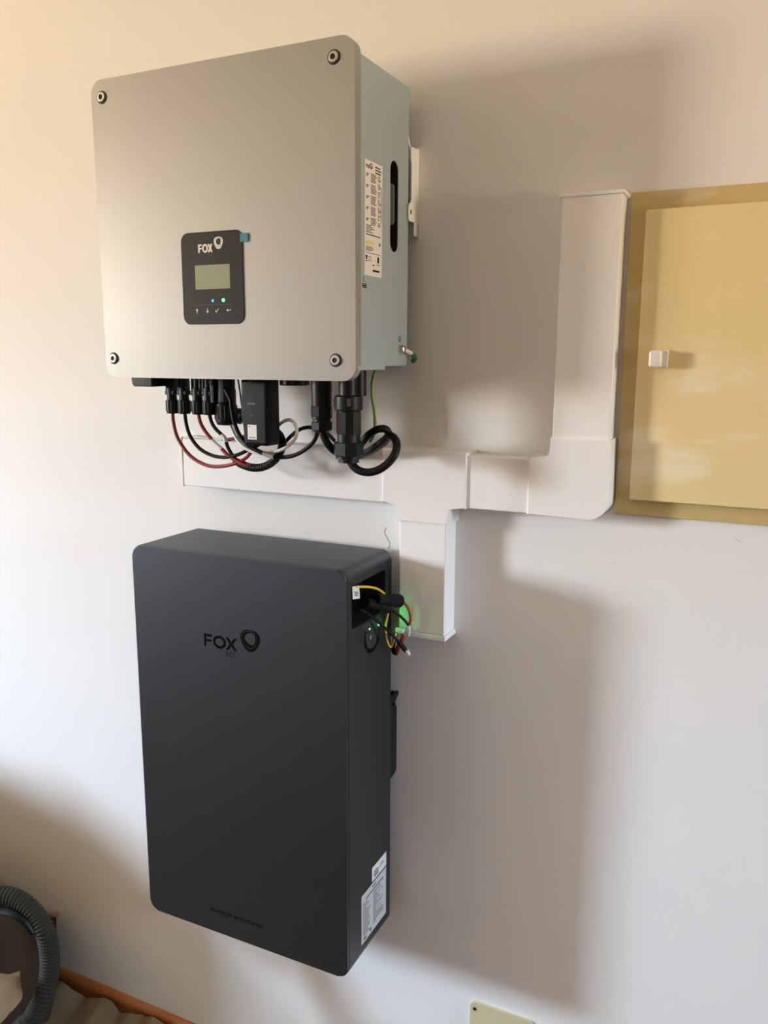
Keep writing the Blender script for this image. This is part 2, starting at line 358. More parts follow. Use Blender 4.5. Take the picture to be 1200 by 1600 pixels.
for sx, sz in ((-0.9852,1.9328),(-0.5782,1.9332),(-0.9895,1.5390),(-0.5784,1.5375)):
    bm = B(); lathe(bm, (sx, -0.2066, sz), [(0.0076,0),(0.0076,0.0022),(0.0064,0.0034),(0.0040,0.0034),(0.0038,0.0008)], 24, (0,-1,0))
    s_ = obj('screw', bm, M_steel, inv)
    bm = B(); ring(bm, front(0.2067), circ(sx, sz, 0.0096), circ(sx, sz, 0.0076), 0, 0.0006); obj('washer', bm, M_dark, s_)
    bm = B(); prism(bm, front(0.2067), circ(sx, sz, 0.0032, 6), 0.0012, 0.0020); obj('socket', bm, M_dark, s_)
pan = None
bm = B(); prism(bm, front(0.2062), rrect(-0.8430, -0.7315, 1.5902, 1.7241, 0.0125, 8), 0, 0.0022, bev=0.0006); pan = obj('display_panel', bm, M_blackgl, inv); pan['label'] = 'black glossy display panel'
F = front(0.2084)
bm = B(); prism(bm, F, rrect(-0.8182, -0.7548, 1.6415, 1.6765, 0.001, 2), 0, 0.0003); obj('screen', bm, M_screen, pan)
bm = B(); prism(bm, F, circ(-0.7871, 1.6245, 0.0020, 14), 0, 0.0005); obj('status_light', bm, M_ledb, pan)['label'] = 'blue status light'
bm = B(); prism(bm, F, circ(-0.7678, 1.6249, 0.0029, 14), 0, 0.0005); obj('status_light', bm, M_ledg, pan)['label'] = 'green status light'
bm = B(); prism(bm, F, [(-0.817,1.6185),(-0.752,1.6185),(-0.752,1.6189),(-0.817,1.6189)], 0, 0.0002); obj('divider_line', bm, M_greyprint, pan)
bm = B(); fox_word(bm, F, -0.8108, -0.7845, 1.6945, 1.7065, 0.0003); swirl(bm, F, -0.7738, 1.7078, 0.0165, 0.0180, 0.0003); obj('logo', bm, M_silverprint, pan, flat=True)
text('logo_lettering', 'ESS', F, -0.7925, 1.6885, 0.0052, M_dimprint, pan, 0.0003, space=1.2)
def arrow(bm, x, z, s, ang):
    ca, sa = math.cos(ang), math.sin(ang)
    prism(bm, F, [(x + (a*ca - b*sa)*s, z + (a*sa + b*ca)*s) for a, b in ((-0.13,-1),(0.13,-1),(0.13,0.15),(0.62,0.15),(0,1),(-0.62,0.15),(-0.13,0.15))], 0, 0.0003)
bm = B(); arrow(bm, -0.8171, 1.6100, 0.0036, 0); obj('button_icon', bm, M_silverprint, pan, flat=True)
bm = B(); arrow(bm, -0.7975, 1.6100, 0.0036, PI); obj('button_icon', bm, M_silverprint, pan, flat=True)
bm = B(); x, z, q = -0.7801, 1.6098, 0.0034; prism(bm, F, [(x-q,z),(x-q*0.3,z-q*0.9),(x+q,z+q*0.8),(x+q*0.75,z+q),(x-q*0.3,z-q*0.4),(x-q*0.75,z+q*0.3)], 0, 0.0003); obj('button_icon', bm, M_silverprint, pan, flat=True)
bm = B(); arrow(bm, -0.7591, 1.6102, 0.0036, PI/2); prism(bm, F, [(-0.7556,1.6098),(-0.7548,1.6098),(-0.7548,1.6122),(-0.7556,1.6122)], 0, 0.0003); obj('button_icon', bm, M_silverprint, pan, flat=True)
bm = B(); box(bm, -0.7345, -0.7212, -0.2090, -0.2070, 1.7062, 1.7180); obj('film_tab', bm, M_teal, pan)['label'] = 'teal protective film tab'

# rating label on the side
S_ = right(IX1)
bm = B(); prism(bm, S_, [(-0.1790,1.6555),(-0.1245,1.6555),(-0.1225,1.8095),(-0.1775,1.8095)], 0, 0.0003); lab = obj('rating_label', bm, M_label, inv); lab['label'] = 'white rating label with small print'
bm = B()
def dash(u0, u1, v, t=0.0009): prism(bm, S_, [(u0,v),(u1,v),(u1,v+t),(u0,v+t)], 0.0003, 0.0005)
rnd = random.Random(9)
v = 1.7925
for i in range(33):
    if i % 7 == 1: dash(-0.1740, -0.1740+0.007+rnd.random()*0.003, v, 0.0013)
    if i % 7 == 2: dash(-0.1740, -0.1740+0.005, v, 0.0011)
    if i % 7 != 6: dash(-0.1600, -0.1600+0.013+rnd.random()*0.006, v)
    if i % 5 != 4: dash(-0.1370, -0.1370+0.004+rnd.random()*0.006, v)
    if 6 < i < 30: dash(-0.1275, -0.1255, v, 0.0014)
    v -= 0.0021
for i in range(5): dash(-0.1745, -0.1745+0.016+rnd.random()*0.010, v); v -= 0.0023
v -= 0.001; dash(-0.1755, -0.1285, v, 0.0012)
for i in range(4): dash(-0.1755, -0.1500 - rnd.random()*0.008, 1.6945-i*0.0017, 0.0007)
dash(-0.1755, -0.1300, 1.6862, 0.0007)
for i in range(3): dash(-0.1460, -0.1260-rnd.random()*0.004, 1.8035-i*0.0038, 0.0015)
prism(bm, S_, rrect(-0.1385, -0.1335, 1.6750, 1.6835, 0.001, 2), 0.0003, 0.0005); dash(-0.1400, -0.1320, 1.6720)
dash(-0.1535, -0.1490, 1.6700, 0.0018); dash(-0.1535, -0.1320, 1.6622, 0.0025)
prism(bm, S_, [(-0.1760,1.6745),(-0.1710,1.6745),(-0.1710,1.6762),(-0.1760,1.6762)], 0.0003, 0.0005)
prism(bm, S_, [(-0.1752,1.6775),(-0.1718,1.6775),(-0.1705,1.6830),(-0.1765,1.6830)], 0.0003, 0.0005)
obj('small_print', bm, M_print, lab, flat=True)['kind'] = 'stuff'
text('ce_mark', 'CE', S_, -0.1690, 1.6755, 0.0095, M_print, lab, 0.0004)
bm = B(); fox_word(bm, S_, -0.1745, -0.1630, 1.7990, 1.8035, 0.0005); swirl(bm, S_, -0.1585, 1.8032, 0.0075, 0.0085, 0.0005); obj('logo', bm, M_print, lab, flat=True)
for i in range(4):
    bm = B(); u = -0.1735+i*0.0072; prism(bm, S_, [(u-0.0033,1.6985),(u+0.0033,1.6985),(u,1.7045)], 0.0003, 0.0005); obj('warning_triangle', bm, M_yelprint, lab, flat=True)
bm = B(); prism(bm, S_, circ(-0.1315, 1.7010, 0.0026, 14), 0.0003, 0.0005); obj('blue_mark', bm, M_blueprint, lab, flat=True)
SW_ = Frame((IX1,0.0135,0),(0,1,0),(0,0,1))
# warning print, earth symbol, earth bolt
bm = B()
prism(bm, SW_, [(-0.1975,1.6455),(-0.1968,1.6455),(-0.1955,1.6530),(-0.1960,1.6530)], 0, 0.0002)
prism(bm, SW_, [(-0.1960,1.6530),(-0.1955,1.6530),(-0.1915,1.6455),(-0.1922,1.6455)], 0, 0.0002)
for u0, u1, vv, t in ((-0.1890-0.0105,-0.1860,1.6400,0.0016),(-0.1995,-0.1935,1.6422,0.0014),(-0.1915,-0.1865,1.6422,0.0014),(-0.1985,-0.1860,1.6378,0.0016)): prism(bm, SW_, [(u0,vv),(u1,vv),(u1,vv+t),(u0,vv+t)], 0, 0.0002)
obj('warning_print', bm, M_print, inv, flat=True)
bm = B(); ring(bm, S_, circ(-0.0590,1.5702,0.0048), circ(-0.0590,1.5702,0.0040), 0, 0.0002)
for k, (hw, vv) in enumerate(((0.0026,1.5695),(0.0018,1.5682),(0.0009,1.5669))): prism(bm, S_, [(-0.0590-hw,vv),(-0.0590+hw,vv),(-0.0590+hw,vv+0.0006),(-0.0590-hw,vv+0.0006)], 0, 0.0002)
prism(bm, S_, [(-0.0593,1.5695),(-0.0587,1.5695),(-0.0587,1.5732),(-0.0593,1.5732)], 0, 0.0002); obj('earth_symbol', bm, M_print, inv, flat=True)
bm = B(); lathe(bm, (IX1, -0.0570, 1.5545), [(0.0072,0),(0.0072,0.0020)], 24, (1,0,0)); lathe(bm, (IX1+0.002, -0.0570, 1.5545), [(0.0058,0),(0.0058,0.0055),(0.0048,0.0062)], 6, (1,0,0))
obj('earth_bolt', bm, M_steel, inv)
# sockets under the case
bm = B(); prism(bm, Frame((0,-0.16,0),(1,0,0),(0,0,1)), [(-1.0015,1.5300),(-0.955,1.5300),(-0.955,1.4925),(-0.9935,1.4925),(-0.9975,1.4960)], -0.04, 0.0, bev=0.002); obj('isolator_switch', bm, M_black, inv)
bm = B(); cx = [(-0.7011,-0.1200,1.5022)][0][0]
lathe(bm, (cx, -0.12, 1.5300), [(0.0195,0),(0.0195,-0.020),(0.0215,-0.022),(0.0215,-0.030),(0.0195,-0.032)], 24); 
for k in range(12):
    a = 2*PI*k/12; lathe(bm, (cx+0.021*math.cos(a), -0.12+0.021*math.sin(a), 1.5060), [(0.0022,0),(0.0022,-0.0075)], 6)
obj('port_cap', bm, M_black, inv)

# bracket behind the inverter
br = thing('inverter_bracket', (-0.5545, 0, 1.728), 'white metal mounting bracket showing between the inverter side and the wall', 'bracket')
bm = B(); S2 = right(-0.5455)
prism(bm, S2, [(0,1.7480),(-0.033,1.7480),(-0.0365,1.7515),(-0.0365,1.7680),(-0.0330,1.7735),(-0.0285,1.7755),(-0.0265,1.7800),(-0.0265,1.8330),(-0.0285,1.8390),(-0.0285,1.8560),(0,1.8580)], 0, 0.0022, bev=0.0005)
flange = obj('flange', bm, M_plastic, br)
bm = B(); prism(bm, S2, rrect(-0.0310, -0.0275, 1.7580, 1.7655, 0.0017, 4), 0.0020, 0.0026); obj('slot', bm, M_dark, flange)
bm = B(); box(bm, -0.9, -0.5435, -0.0025, 0, 1.7285, 1.86); box(bm, -0.5455, -0.5435, -0.0150, 0, 1.7285, 1.7485, bev=0.0004); obj('back_plate', bm, M_plastic, br)
bm = B(); tube(bm, [(-0.5489,-0.0360,1.8744), (-0.5479,-0.0310,1.8663), (-0.5468,-0.0260,1.8536)], 0.0016, seg=8); obj('spring_lip', bm, M_plastic, br)

# ---------------------------------------------------------------- plugs and cables under the inverter
def lathe_px(cx, cy_d, prof): pass
def plug_cable(i, cx, ztop, cable_mat, pts, label, extra=()):
    t = thing('solar_plug_cable', (cx, -0.12, 1.4460), label, 'cable', 'plug cables under the inverter')
    y = -0.12
    bm = B(); lathe(bm, (cx, y, 0), [(0.0062,1.5300),(0.0062,1.4920),(0.0078,1.4905),(0.0078,1.4860)], 16)
    for s in (-1, 1): box(bm, cx+s*0.0082-0.0020, cx+s*0.0082+0.0020, y-0.0045, y+0.0045, 1.4830, 1.5130, bev=0.001)
    for s in (-1, 1): box(bm, cx+s*0.0070-0.0030, cx+s*0.0070+0.0030, y-0.0045, y+0.0045, 1.4800, 1.4860, bev=0.001)
    obj('socket', bm, M_black, t)
    bm = B(); lathe(bm, (cx, y, 0), [(0.0085,1.4900),(0.0085,1.4700),(0.0095,1.4690)], 20); box(bm, cx-0.0100, cx+0.0100, y-0.0070, y+0.0070, 1.4780, 1.4860, bev=0.002); obj('plug_body', bm, M_black, t)
    bm = B(); lathe(bm, (cx, y, 0), [(0.0104,1.4695),(0.0104,1.4490),(0.0094,1.4465),(0.0045,1.4460)], 24)
    for k in range(12):
        a = 2*PI*k/12; box(bm, cx+0.0104*math.cos(a)-0.0006, cx+0.0104*math.cos(a)+0.0006, y+0.0104*math.sin(a)-0.0006, y+0.0104*math.sin(a)+0.0006, 1.4500, 1.4680)
    obj('plug_nut', bm, M_black, t)
    for nm, m, p, r in [('cable_lead', cable_mat, [(cx, y, 1.4500)] + pts, 0.0031)] + list(extra):
        bm = B(); tube(bm, p, r); obj(nm, bm, m, t)
    return t
plug_cable(0, -0.9463, 0, M_red, [(-0.9456,-0.1200,1.4310), (-0.9373,-0.1200,1.4038), (-0.9139,-0.1200,1.3764), (-0.8820,-0.1200,1.3617), (-0.8514,-0.1200,1.3602), (-0.8184,-0.1200,1.3675), (-0.7998,-0.1150,1.3777), (-0.7888,-0.1100,1.3916), (-0.7816,-0.0900,1.4029), (-0.7678,-0.0800,1.4091)],
           'red solar cable looping lowest from the leftmost black plug under the inverter')
plug_cable(1, -0.9205, 0, M_rubber, [(-0.9181,-0.1200,1.4298), (-0.9109,-0.1200,1.4094), (-0.8929,-0.1200,1.3895), (-0.8679,-0.1200,1.3788), (-0.8415,-0.1200,1.3764), (-0.8153,-0.1200,1.3816), (-0.7955,-0.1150,1.3907), (-0.7801,-0.1000,1.4007), (-0.7646,-0.0850,1.4054)],
           'black solar cable hanging from the second plug from the left under the inverter')
plug_cable(2, -0.8920, 0, M_red, [(-0.8882,-0.1200,1.4331), (-0.8795,-0.1200,1.4194), (-0.8654,-0.1200,1.4049)],
           'red solar cable with a white sleeve hanging from the third plug from the left',
           [('white_sleeve', M_white, [(-0.8661,-0.1200,1.4054), (-0.8565,-0.1200,1.3978), (-0.8450,-0.1200,1.3897)], 0.0030), ('cable_lead', M_red, [(-0.8456,-0.1200,1.3902), (-0.8323,-0.1200,1.3796), (-0.8182,-0.1200,1.3729), (-0.8017,-0.1200,1.3663), (-0.7874,-0.1150,1.3645)], 0.0031)])
plug_cable(3, -0.8690, 0, M_rubber, [(-0.8670,-0.1180,1.4358), (-0.8595,-0.1180,1.4243), (-0.8455,-0.1180,1.4131)],
           'black solar cable with a white sleeve hanging from the fourth plug from the left',
           [('white_sleeve', M_white, [(-0.8462,-0.1180,1.4136), (-0.8405,-0.1180,1.4091), (-0.8381,-0.1180,1.4017)], 0.0036), ('cable_lead', M_rubber, [(-0.8381,-0.1180,1.4022), (-0.8321,-0.1180,1.3891), (-0.8196,-0.1180,1.3747), (-0.8031,-0.1180,1.3660), (-0.7862,-0.1150,1.3624)], 0.0031)])
# thick taped bundle
bm = B(); tube(bm, [(-0.8237,-0.1160,1.3722), (-0.8097,-0.1160,1.3665), (-0.7938,-0.1150,1.3620), (-0.7774,-0.1130,1.3617), (-0.7617,-0.1100,1.3665), (-0.7497,-0.1050,1.3762), (-0.7427,-0.1000,1.3887), (-0.7432,-0.0930,1.4018), (-0.7518,-0.0850,1.4124), (-0.7670,-0.0750,1.4195), (-0.7856,-0.0600,1.4252), (-0.8049,-0.0350,1.4171)], 0.0066, seg=14, sub=14,
              rf=lambda i, n: 0.0066 + 0.0006*math.sin(i*2.1) + (0 if i > 10 else -0.0022*(1-i/10)))
one('cable_bundle', bm, M_rubber, [(-0.7774,-0.1130,1.3617)][0], 'thick black taped cable bundle curving below the black plug-in stick', 'cable bundle')
# big communication gland with a white and a black cable
gx, gy = [(-0.8457,-0.1050,1.4550)][0][0], -0.105
cg = thing('cable_gland', (gx, gy, 1.4280), 'stubby black multi-part cable gland between the solar plugs and the black plug-in stick', 'cable gland')
bm = B(); lathe(bm, (gx, gy, 0), [(0.0165,1.5300),(0.0165,1.4890),(0.0175,1.4870),(0.0175,1.4660),(0.0155,1.4640)], 28); obj('gland_body', bm, M_black, cg)
bm = B(); box(bm, gx-0.0155, gx-0.0075, gy-0.0215, gy-0.012, 1.4660, 1.5120, bev=0.0015); box(bm, gx-0.0150, gx-0.0080, gy-0.0235, gy-0.020, 1.4960, 1.5050, bev=0.001)
box(bm, gx+0.002, gx+0.0125, gy-0.0215, gy-0.012, 1.4680, 1.5080, bev=0.0015); obj('clip', bm, M_black, cg)
bm = B(); lathe(bm, (gx, gy, 0), [(0.0172,1.4650),(0.0180,1.4630),(0.0180,1.4370),(0.0150,1.4300),(0.0080,1.4290)], 28)
for k in range(18):
    a = 2*PI*k/18; box(bm, gx+0.018*math.cos(a)-0.0008, gx+0.018*math.cos(a)+0.0008, gy+0.018*math.sin(a)-0.0008, gy+0.018*math.sin(a)+0.0008, 1.4390, 1.4620)
obj('gland_nut', bm, M_black, cg)
bm = B(); tube(bm, [(-0.8401,-0.1080,1.4394), (-0.8300,-0.1120,1.4240), (-0.8180,-0.1150,1.4077), (-0.8009,-0.1180,1.3949), (-0.7820,-0.1200,1.3887), (-0.7595,-0.1200,1.3872), (-0.7347,-0.1200,1.3922), (-0.7150,-0.1200,1.4014), (-0.7028,-0.1200,1.4123), (-0.6978,-0.1200,1.4247), (-0.7024,-0.1180,1.4366), (-0.7125,-0.1150,1.4427), (-0.7266,-0.1100,1.4408), (-0.7442,-0.1000,1.4328), (-0.7629,-0.0850,1.4225), (-0.7844,-0.0700,1.4141)], 0.0029)
one('white_cable', bm, M_white, [(-0.7347,-0.1200,1.3922)][0], 'thin white cable looping in the open right of the black plug-in stick', 'cable')
t = thing('black_cable', [(-0.7799,-0.1300,1.3960)][0], 'black cable with a grey sleeve running down in front of the stubby cable gland', 'cable')
bm = B(); tube(bm, [(gx+0.009, -0.110, 1.4990), (gx+0.009, -0.1195, 1.4930)] + [(-0.8177,-0.1300,1.4738), (-0.8149,-0.1310,1.4594), (-0.8099,-0.1320,1.4367), (-0.7993,-0.1320,1.4152), (-0.7834,-0.1320,1.4002), (-0.7668,-0.1310,1.3926), (-0.7540,-0.1300,1.3880)], 0.0036); obj('cable_lead', bm, M_rubber, t)
bm = B(); tube(bm, [(-0.7558,-0.1300,1.3889), (-0.7473,-0.1290,1.3862), (-0.7370,-0.1280,1.3835)], 0.0042); obj('grey_sleeve', bm, mat('grey_sleeve', (0.36, 0.36, 0.33), 0.5), t)
bm = B(); tube(bm, [(-0.7382,-0.1280,1.3839), (-0.7251,-0.1200,1.3828), (-0.7057,-0.1200,1.3864), (-0.6876,-0.1200,1.3946), (-0.6721,-0.1200,1.4055), (-0.6649,-0.1180,1.4158), (-0.6642,-0.1130,1.4256), (-0.6635,-0.1100,1.4345)], 0.0034); obj('cable_lead', bm, M_rubber, t)
bm = B(); tube(bm, [(-0.7593,-0.0700,1.3936), (-0.7432,-0.0750,1.4077), (-0.7250,-0.0800,1.4205), (-0.7071,-0.0850,1.4279), (-0.6907,-0.0880,1.4298), (-0.6758,-0.0850,1.4271), (-0.6644,-0.0800,1.4199), (-0.6638,-0.0600,1.4079)], 0.0032)
one('black_cable', bm, M_rubber, [(-0.7250,-0.0800,1.4205)][0], 'thin black cable arching behind the white cable loop', 'cable')
bm = B(); tube(bm, [(-0.9790,-0.0520,1.3975), (-0.9607,-0.0530,1.3989), (-0.9385,-0.0540,1.3994), (-0.9130,-0.0560,1.3984), (-0.8878,-0.0600,1.3988)], 0.0020, seg=8)
one('white_cable', bm, M_white, [(-0.9385,-0.0540,1.3994)][0], 'thin white cable lying along the top of the left trunking', 'cable')
bm = B(); tube(bm, [(-0.8685,-0.0750,1.4004), (-0.8589,-0.0750,1.4025), (-0.8468,-0.0750,1.4052), (-0.8321,-0.0750,1.4081), (-0.8157,-0.0700,1.4106), (-0.8069,-0.0600,1.4057)], 0.0030)
one('red_cable', bm, M_red, [(-0.8468,-0.0750,1.4052)][0], 'short red cable seen between the plugs and the black plug-in stick', 'cable')
# dust cap on a strap
dc = thing('hanging_cover', [(-0.8291,-0.0850,1.4437)][0], 'round black dust cap dangling on a thin strap left of the black plug-in stick', 'cap')
bm = B(); p = [(-0.8291,-0.0850,1.4437)][0]; lathe(bm, (p[0]-0.009, p[1], p[2]), [(0.0095,0),(0.0135,0.002),(0.0135,0.008),(0.0105,0.011),(0.0105,0.021)], 22, (1,0.15,-0.08)); obj('cap', bm, M_black, dc)
bm = B(); tube(bm, [(-0.8311,-0.0900,1.5101), (-0.8282,-0.0880,1.4846), (-0.8273,-0.0850,1.4588)], 0.0014, seg=6); obj('strap', bm, M_black, dc)
# black plug-in data stick
dx = [(-0.7607,-0.1300,1.4588)][0][0]
st = thing('data_stick', (dx, -0.13, 1.4000), 'black plug-in data stick with a small white sticker hanging under the inverter', 'plug-in module')
bm = B(); hw = 0.0255
prof = [(-hw,1.5060),(-hw+0.0012,1.4500),(-hw+0.0042,1.4060),(-hw+0.0075,1.4022),(hw-0.004,1.4022),(hw,1.4060),(hw,1.5060)]
prism(bm, Frame((dx,-0.113,0),(1,0,0),(0,0,1)), prof[::1], 0, 0.034, bev=0.006, seg=4); obj('stick_body', bm, M_black, st, smooth=40)
bm = B(); lathe(bm, (dx, -0.13, 1.5300), [(0.0175,0),(0.0175,-0.025)], 24); obj('stick_collar', bm, M_black, st)
F2 = front(0.1470)
bm = B(); prism(bm, F2, [(dx-0.0125,1.4120),(dx+0.0045,1.4120),(dx+0.0045,1.4355),(dx-0.0125,1.4355)], 0, 0.0003); sk = obj('sticker', bm, M_label, st); sk['label'] = 'white sticker'
bm = B(); prism(bm, F2, [(dx-0.0095,1.4145),(dx+0.0020,1.4145),(dx+0.0020,1.4156),(dx-0.0095,1.4156)], 0.0003, 0.0005); prism(bm, F2, [(dx-0.0105,1.4322),(dx-0.0070,1.4322),(dx-0.0070,1.4334),(dx-0.0105,1.4334)], 0.0003, 0.0005); obj('small_print', bm, M_print, sk, flat=True)
bm = B(); ring(bm, F2, circ(dx-0.005,1.4510,0.0022,16), circ(dx-0.005,1.4510,0.0015,16), 0, 0.0003); prism(bm, F2, rrect(dx-0.0125,dx+0.003,1.4675,1.4705,0.0008,2), 0, 0.0003); obj('marking', bm, M_greyprint, st)
# two power glands
def gland(name, cx, cd, prof_px, hexes, label, k=0.957):
    zs = lambda z: 1.54 - (1.54 - z)*k
    prof_px = [(r*k, zs(z)) for r, z in prof_px]; hexes = [(nm, r*k, zs(z1), zs(z0)) for nm, r, z1, z0 in hexes]
    t = thing(name, (cx, -cd, min(z for r, z in prof_px)), label, 'cable gland'); bm = B(); lathe(bm, (cx, -cd, 0), prof_px, 30); obj('gland_body', bm, M_black, t)
    for nm, r, z1, z0 in hexes:
        bm = B(); lathe(bm, (cx, -cd, 0), [(r*0.96,z1),(r,z1-0.0012),(r,z0+0.0012),(r*0.96,z0)], 8 if nm == 'gland_nut' else 10, ph=0.25); obj(nm, bm, M_black, t, smooth=20)
    return t
g1x = [(-0.6292,-0.1600,1.4739)][0][0]
g1 = gland('power_gland', g1x, 0.16, [(0.0162,1.5300),(0.0162,1.4900),(0.0158,1.4890),(0.0158,1.4670),(0.0152,1.4660),(0.0152,1.4510),(0.0162,1.4505),(0.0162,1.4475),(0.0142,1.4465),(0.0142,1.4420),(0.0155,1.4410),(0.0155,1.4290),(0.0120,1.4260),(0.0070,1.4250)],
           (('gland_ring', 0.0166, 1.4670, 1.4500), ('gland_nut', 0.0170, 1.4420, 1.4290)), 'slimmer black power gland, left of the two tall cable glands under the inverter')
g2x = [(-0.5804,-0.1650,1.4566)][0][0]
g2 = gland('power_gland', g2x, 0.165, [(0.0150,1.5300),(0.0150,1.4850),(0.0205,1.4840),(0.0218,1.4825),(0.0218,1.4640),(0.0208,1.4615),(0.0180,1.4605),(0.0180,1.4130),(0.0172,1.4120),(0.0172,1.3940),(0.0205,1.3930),(0.0205,1.3875),(0.0160,1.3865),(0.0160,1.3810),(0.0085,1.3800)],
           (('gland_ring', 0.0190, 1.4600, 1.4250), ('gland_nut', 0.0236, 1.4130, 1.3915)), 'large black power gland with a wide collar at the lower right corner of the inverter')
for s, zz in ((-0.6, 1.4775), (0.5, 1.4780)):
    bm = B(); a = -PI/2 + s; box(bm, g2x+0.0207*math.cos(a)-0.0035, g2x+0.0207*math.cos(a)+0.0035, -0.165+0.0207*math.sin(a)-0.0012, -0.165+0.0207*math.sin(a)+0.0012, zz-0.006, zz+0.005); obj('collar_window', bm, M_dark, g2)
bm = B(); lathe(bm, (g2x+0.010, -0.152, 1.5300), [(0.0115,0),(0.0115,-0.044)], 20); obj('lever', bm, M_black, g2)
bm = B(); tube(bm, [(-0.6289,-0.1600,1.4335), (-0.6246,-0.1600,1.4221), (-0.6186,-0.1570,1.4105), (-0.6115,-0.1480,1.4002), (-0.6047,-0.1300,1.3948), (-0.5943,-0.1180,1.4001), (-0.5820,-0.1180,1.4136), (-0.5679,-0.1220,1.4268), (-0.5523,-0.1250,1.4350), (-0.5419,-0.1200,1.4355), (-0.5412,-0.1100,1.4275), (-0.5523,-0.0980,1.4152), (-0.5730,-0.0850,1.4031), (-0.5963,-0.0700,1.3923), (-0.6293,-0.0400,1.3813)], 0.0058, seg=14, sub=10)
one('power_cable', bm, M_rubber, [(-0.6115,-0.1480,1.4002)][0], 'thick black cable leaving the slimmer gland and doubling back behind the large gland', 'cable')
bm = B(); tube(bm, [(-0.5793,-0.1650,1.3921), (-0.5729,-0.1650,1.3828), (-0.5622,-0.1650,1.3763), (-0.5483,-0.1630,1.3745), (-0.5329,-0.1600,1.3789), (-0.5207,-0.1550,1.3886), (-0.5127,-0.1500,1.4008), (-0.5119,-0.1430,1.4134), (-0.5188,-0.1350,1.4228), (-0.5310,-0.1270,1.4264), (-0.5463,-0.1150,1.4179), (-0.5678,-0.1000,1.4057), (-0.5936,-0.0800,1.3934), (-0.6340,-0.0400,1.3810)], 0.0060, seg=14, sub=10)
one('power_cable', bm, M_rubber, [(-0.5483,-0.1630,1.3745)][0], 'thick black cable looping right from the bottom of the large gland', 'cable')
# earth wire
t = thing('earth_wire', [(-0.5911,-0.0600,1.4398)][0], 'thin green and yellow earth wire dropping from behind the inverter to the cable loops', 'wire')
bm = B(); tube(bm, [(-0.5879,-0.0600,1.5245), (-0.5924,-0.0600,1.5125), (-0.5952,-0.0600,1.4964), (-0.5946,-0.0600,1.4783), (-0.5911,-0.0600,1.4602), (-0.5900,-0.0600,1.4450), (-0.5899,-0.0600,1.4317), (-0.5921,-0.0580,1.4192), (-0.6030,-0.0500,1.4077)], 0.0021, seg=8); obj('green_wire', bm, M_green, t)
bm = B(); tube(bm, [(-0.5880,-0.0590,1.5245), (-0.5912,-0.0590,1.5125), (-0.5936,-0.0590,1.4964), (-0.5928,-0.0590,1.4783), (-0.5894,-0.0590,1.4602), (-0.5870,-0.0590,1.4450), (-0.5864,-0.0590,1.4318)], 0.0011, seg=6); obj('yellow_stripe', bm, M_yellow, t)
t = thing('earth_lug', (-0.535, -0.04, 1.546), 'white crimp lug with green wire on the bolt at the lower inverter side', 'cable lug')
bm = B(); tube(bm, [(-0.5415,-0.0520,1.5535),(-0.5395,-0.0440,1.5510),(-0.5385,-0.0330,1.5485)], 0.0034, seg=10); obj('crimp', bm, M_white, t)
bm = B(); tube(bm, [(-0.5385,-0.0340,1.5487),(-0.5385,-0.0240,1.5455),(-0.5400,-0.0160,1.5405),(-0.5450,-0.0120,1.5360)], 0.0040, seg=10); obj('wire_end', bm, M_green, t)

# ---------------------------------------------------------------- battery unit
bat = thing('battery_unit', (-0.779, -0.032, 0.534), 'anthracite grey wall mounted battery box with a black logo on its front', 'battery')
BX0, BX1, BZ0, BZ1 = -0.9868, -0.5715, 0.5345, 1.2270
bm = B(); prism(bm, front(0.032), rrect(BX0, BX1, BZ0, BZ1, 0.018, 8), 0, 0.1535)
body = obj('battery_case', bm, M_bat, None)
bm = B(); prism(bm, right(BX1-0.12), rrect(-0.1745, -0.0555, 1.1300, 1.1995, 0.006, 5), 0, 0.2); cut(body, bm)
bm = B(); prism(bm, right(BX1-0.011), circ(-0.1040, 1.0985, 0.0290, 32), 0, 0.05); cut(body, bm)
body.parent = bat; body.data.transform(Matrix.Translation(-bat.location))
bm = B(); prism(bm, front(0.1855), rrect(BX0+0.0004, BX1-0.0004, BZ0+0.0004, BZ1-0.0004, 0.0176, 8), 0.0006, 0.0068, bev=0.0022, seg=3)
prism(bm, front(0.1850), rrect(BX0+0.0015, BX1-0.0015, BZ0+0.0015, BZ1-0.0015, 0.0165, 8), 0, 0.0012); obj('front_plate', bm, M_bat, bat, smooth=50)
F3 = front(0.1923)
bm = B(); fox_word(bm, F3, -0.8398, -0.7735, 1.0690, 1.0905, 0.0003); swirl(bm, F3, -0.7475, 1.0925, 0.0385, 0.0385, 0.0003); obj('logo', bm, M_print, bat, flat=True)
text('logo_lettering', 'ESS', F3, -0.7960, 1.0578, 0.0115, M_print, bat, 0.0003, space=1.25)
sl = text('slogan_lettering', 'POWER UP WITH FOX ESS', F3, -0.8466, 0.5745, 0.0089, M_print, bat, 0.0003, space=1.05, bold=0.0002)
# inside of the cable opening
S3 = right(BX1)
bm = B(); ring(bm, S3, rrect(-0.1755, -0.0545, 1.1290, 1.2005, 0.007, 5), rrect(-0.1740, -0.0560, 1.1305, 1.1990, 0.006, 5), -0.118, -0.0015); prism(bm, right(BX1-0.118), rrect(-0.1745, -0.0555, 1.1300, 1.1995, 0.006, 5), -0.0005, 0.0012); obj('opening_lining', bm, M_dark, bat)
bm = B()
for q in ((-0.640,-0.600,-0.150,-0.095,1.1320,1.1640),(-0.635,-0.590,-0.165,-0.110,1.1700,1.1900),(-0.650,-0.610,-0.090,-0.062,1.1320,1.1950)): box(bm, *q, bev=0.002)
obj('terminal_block', bm, M_conn, bat)
bm = B(); ring(bm, S3, circ(-0.1040,1.0985,0.0292,32), circ(-0.1040,1.0985,0.0270,32), -0.0112, -0.0006); obj('recess_rim', bm, M_dark, bat)
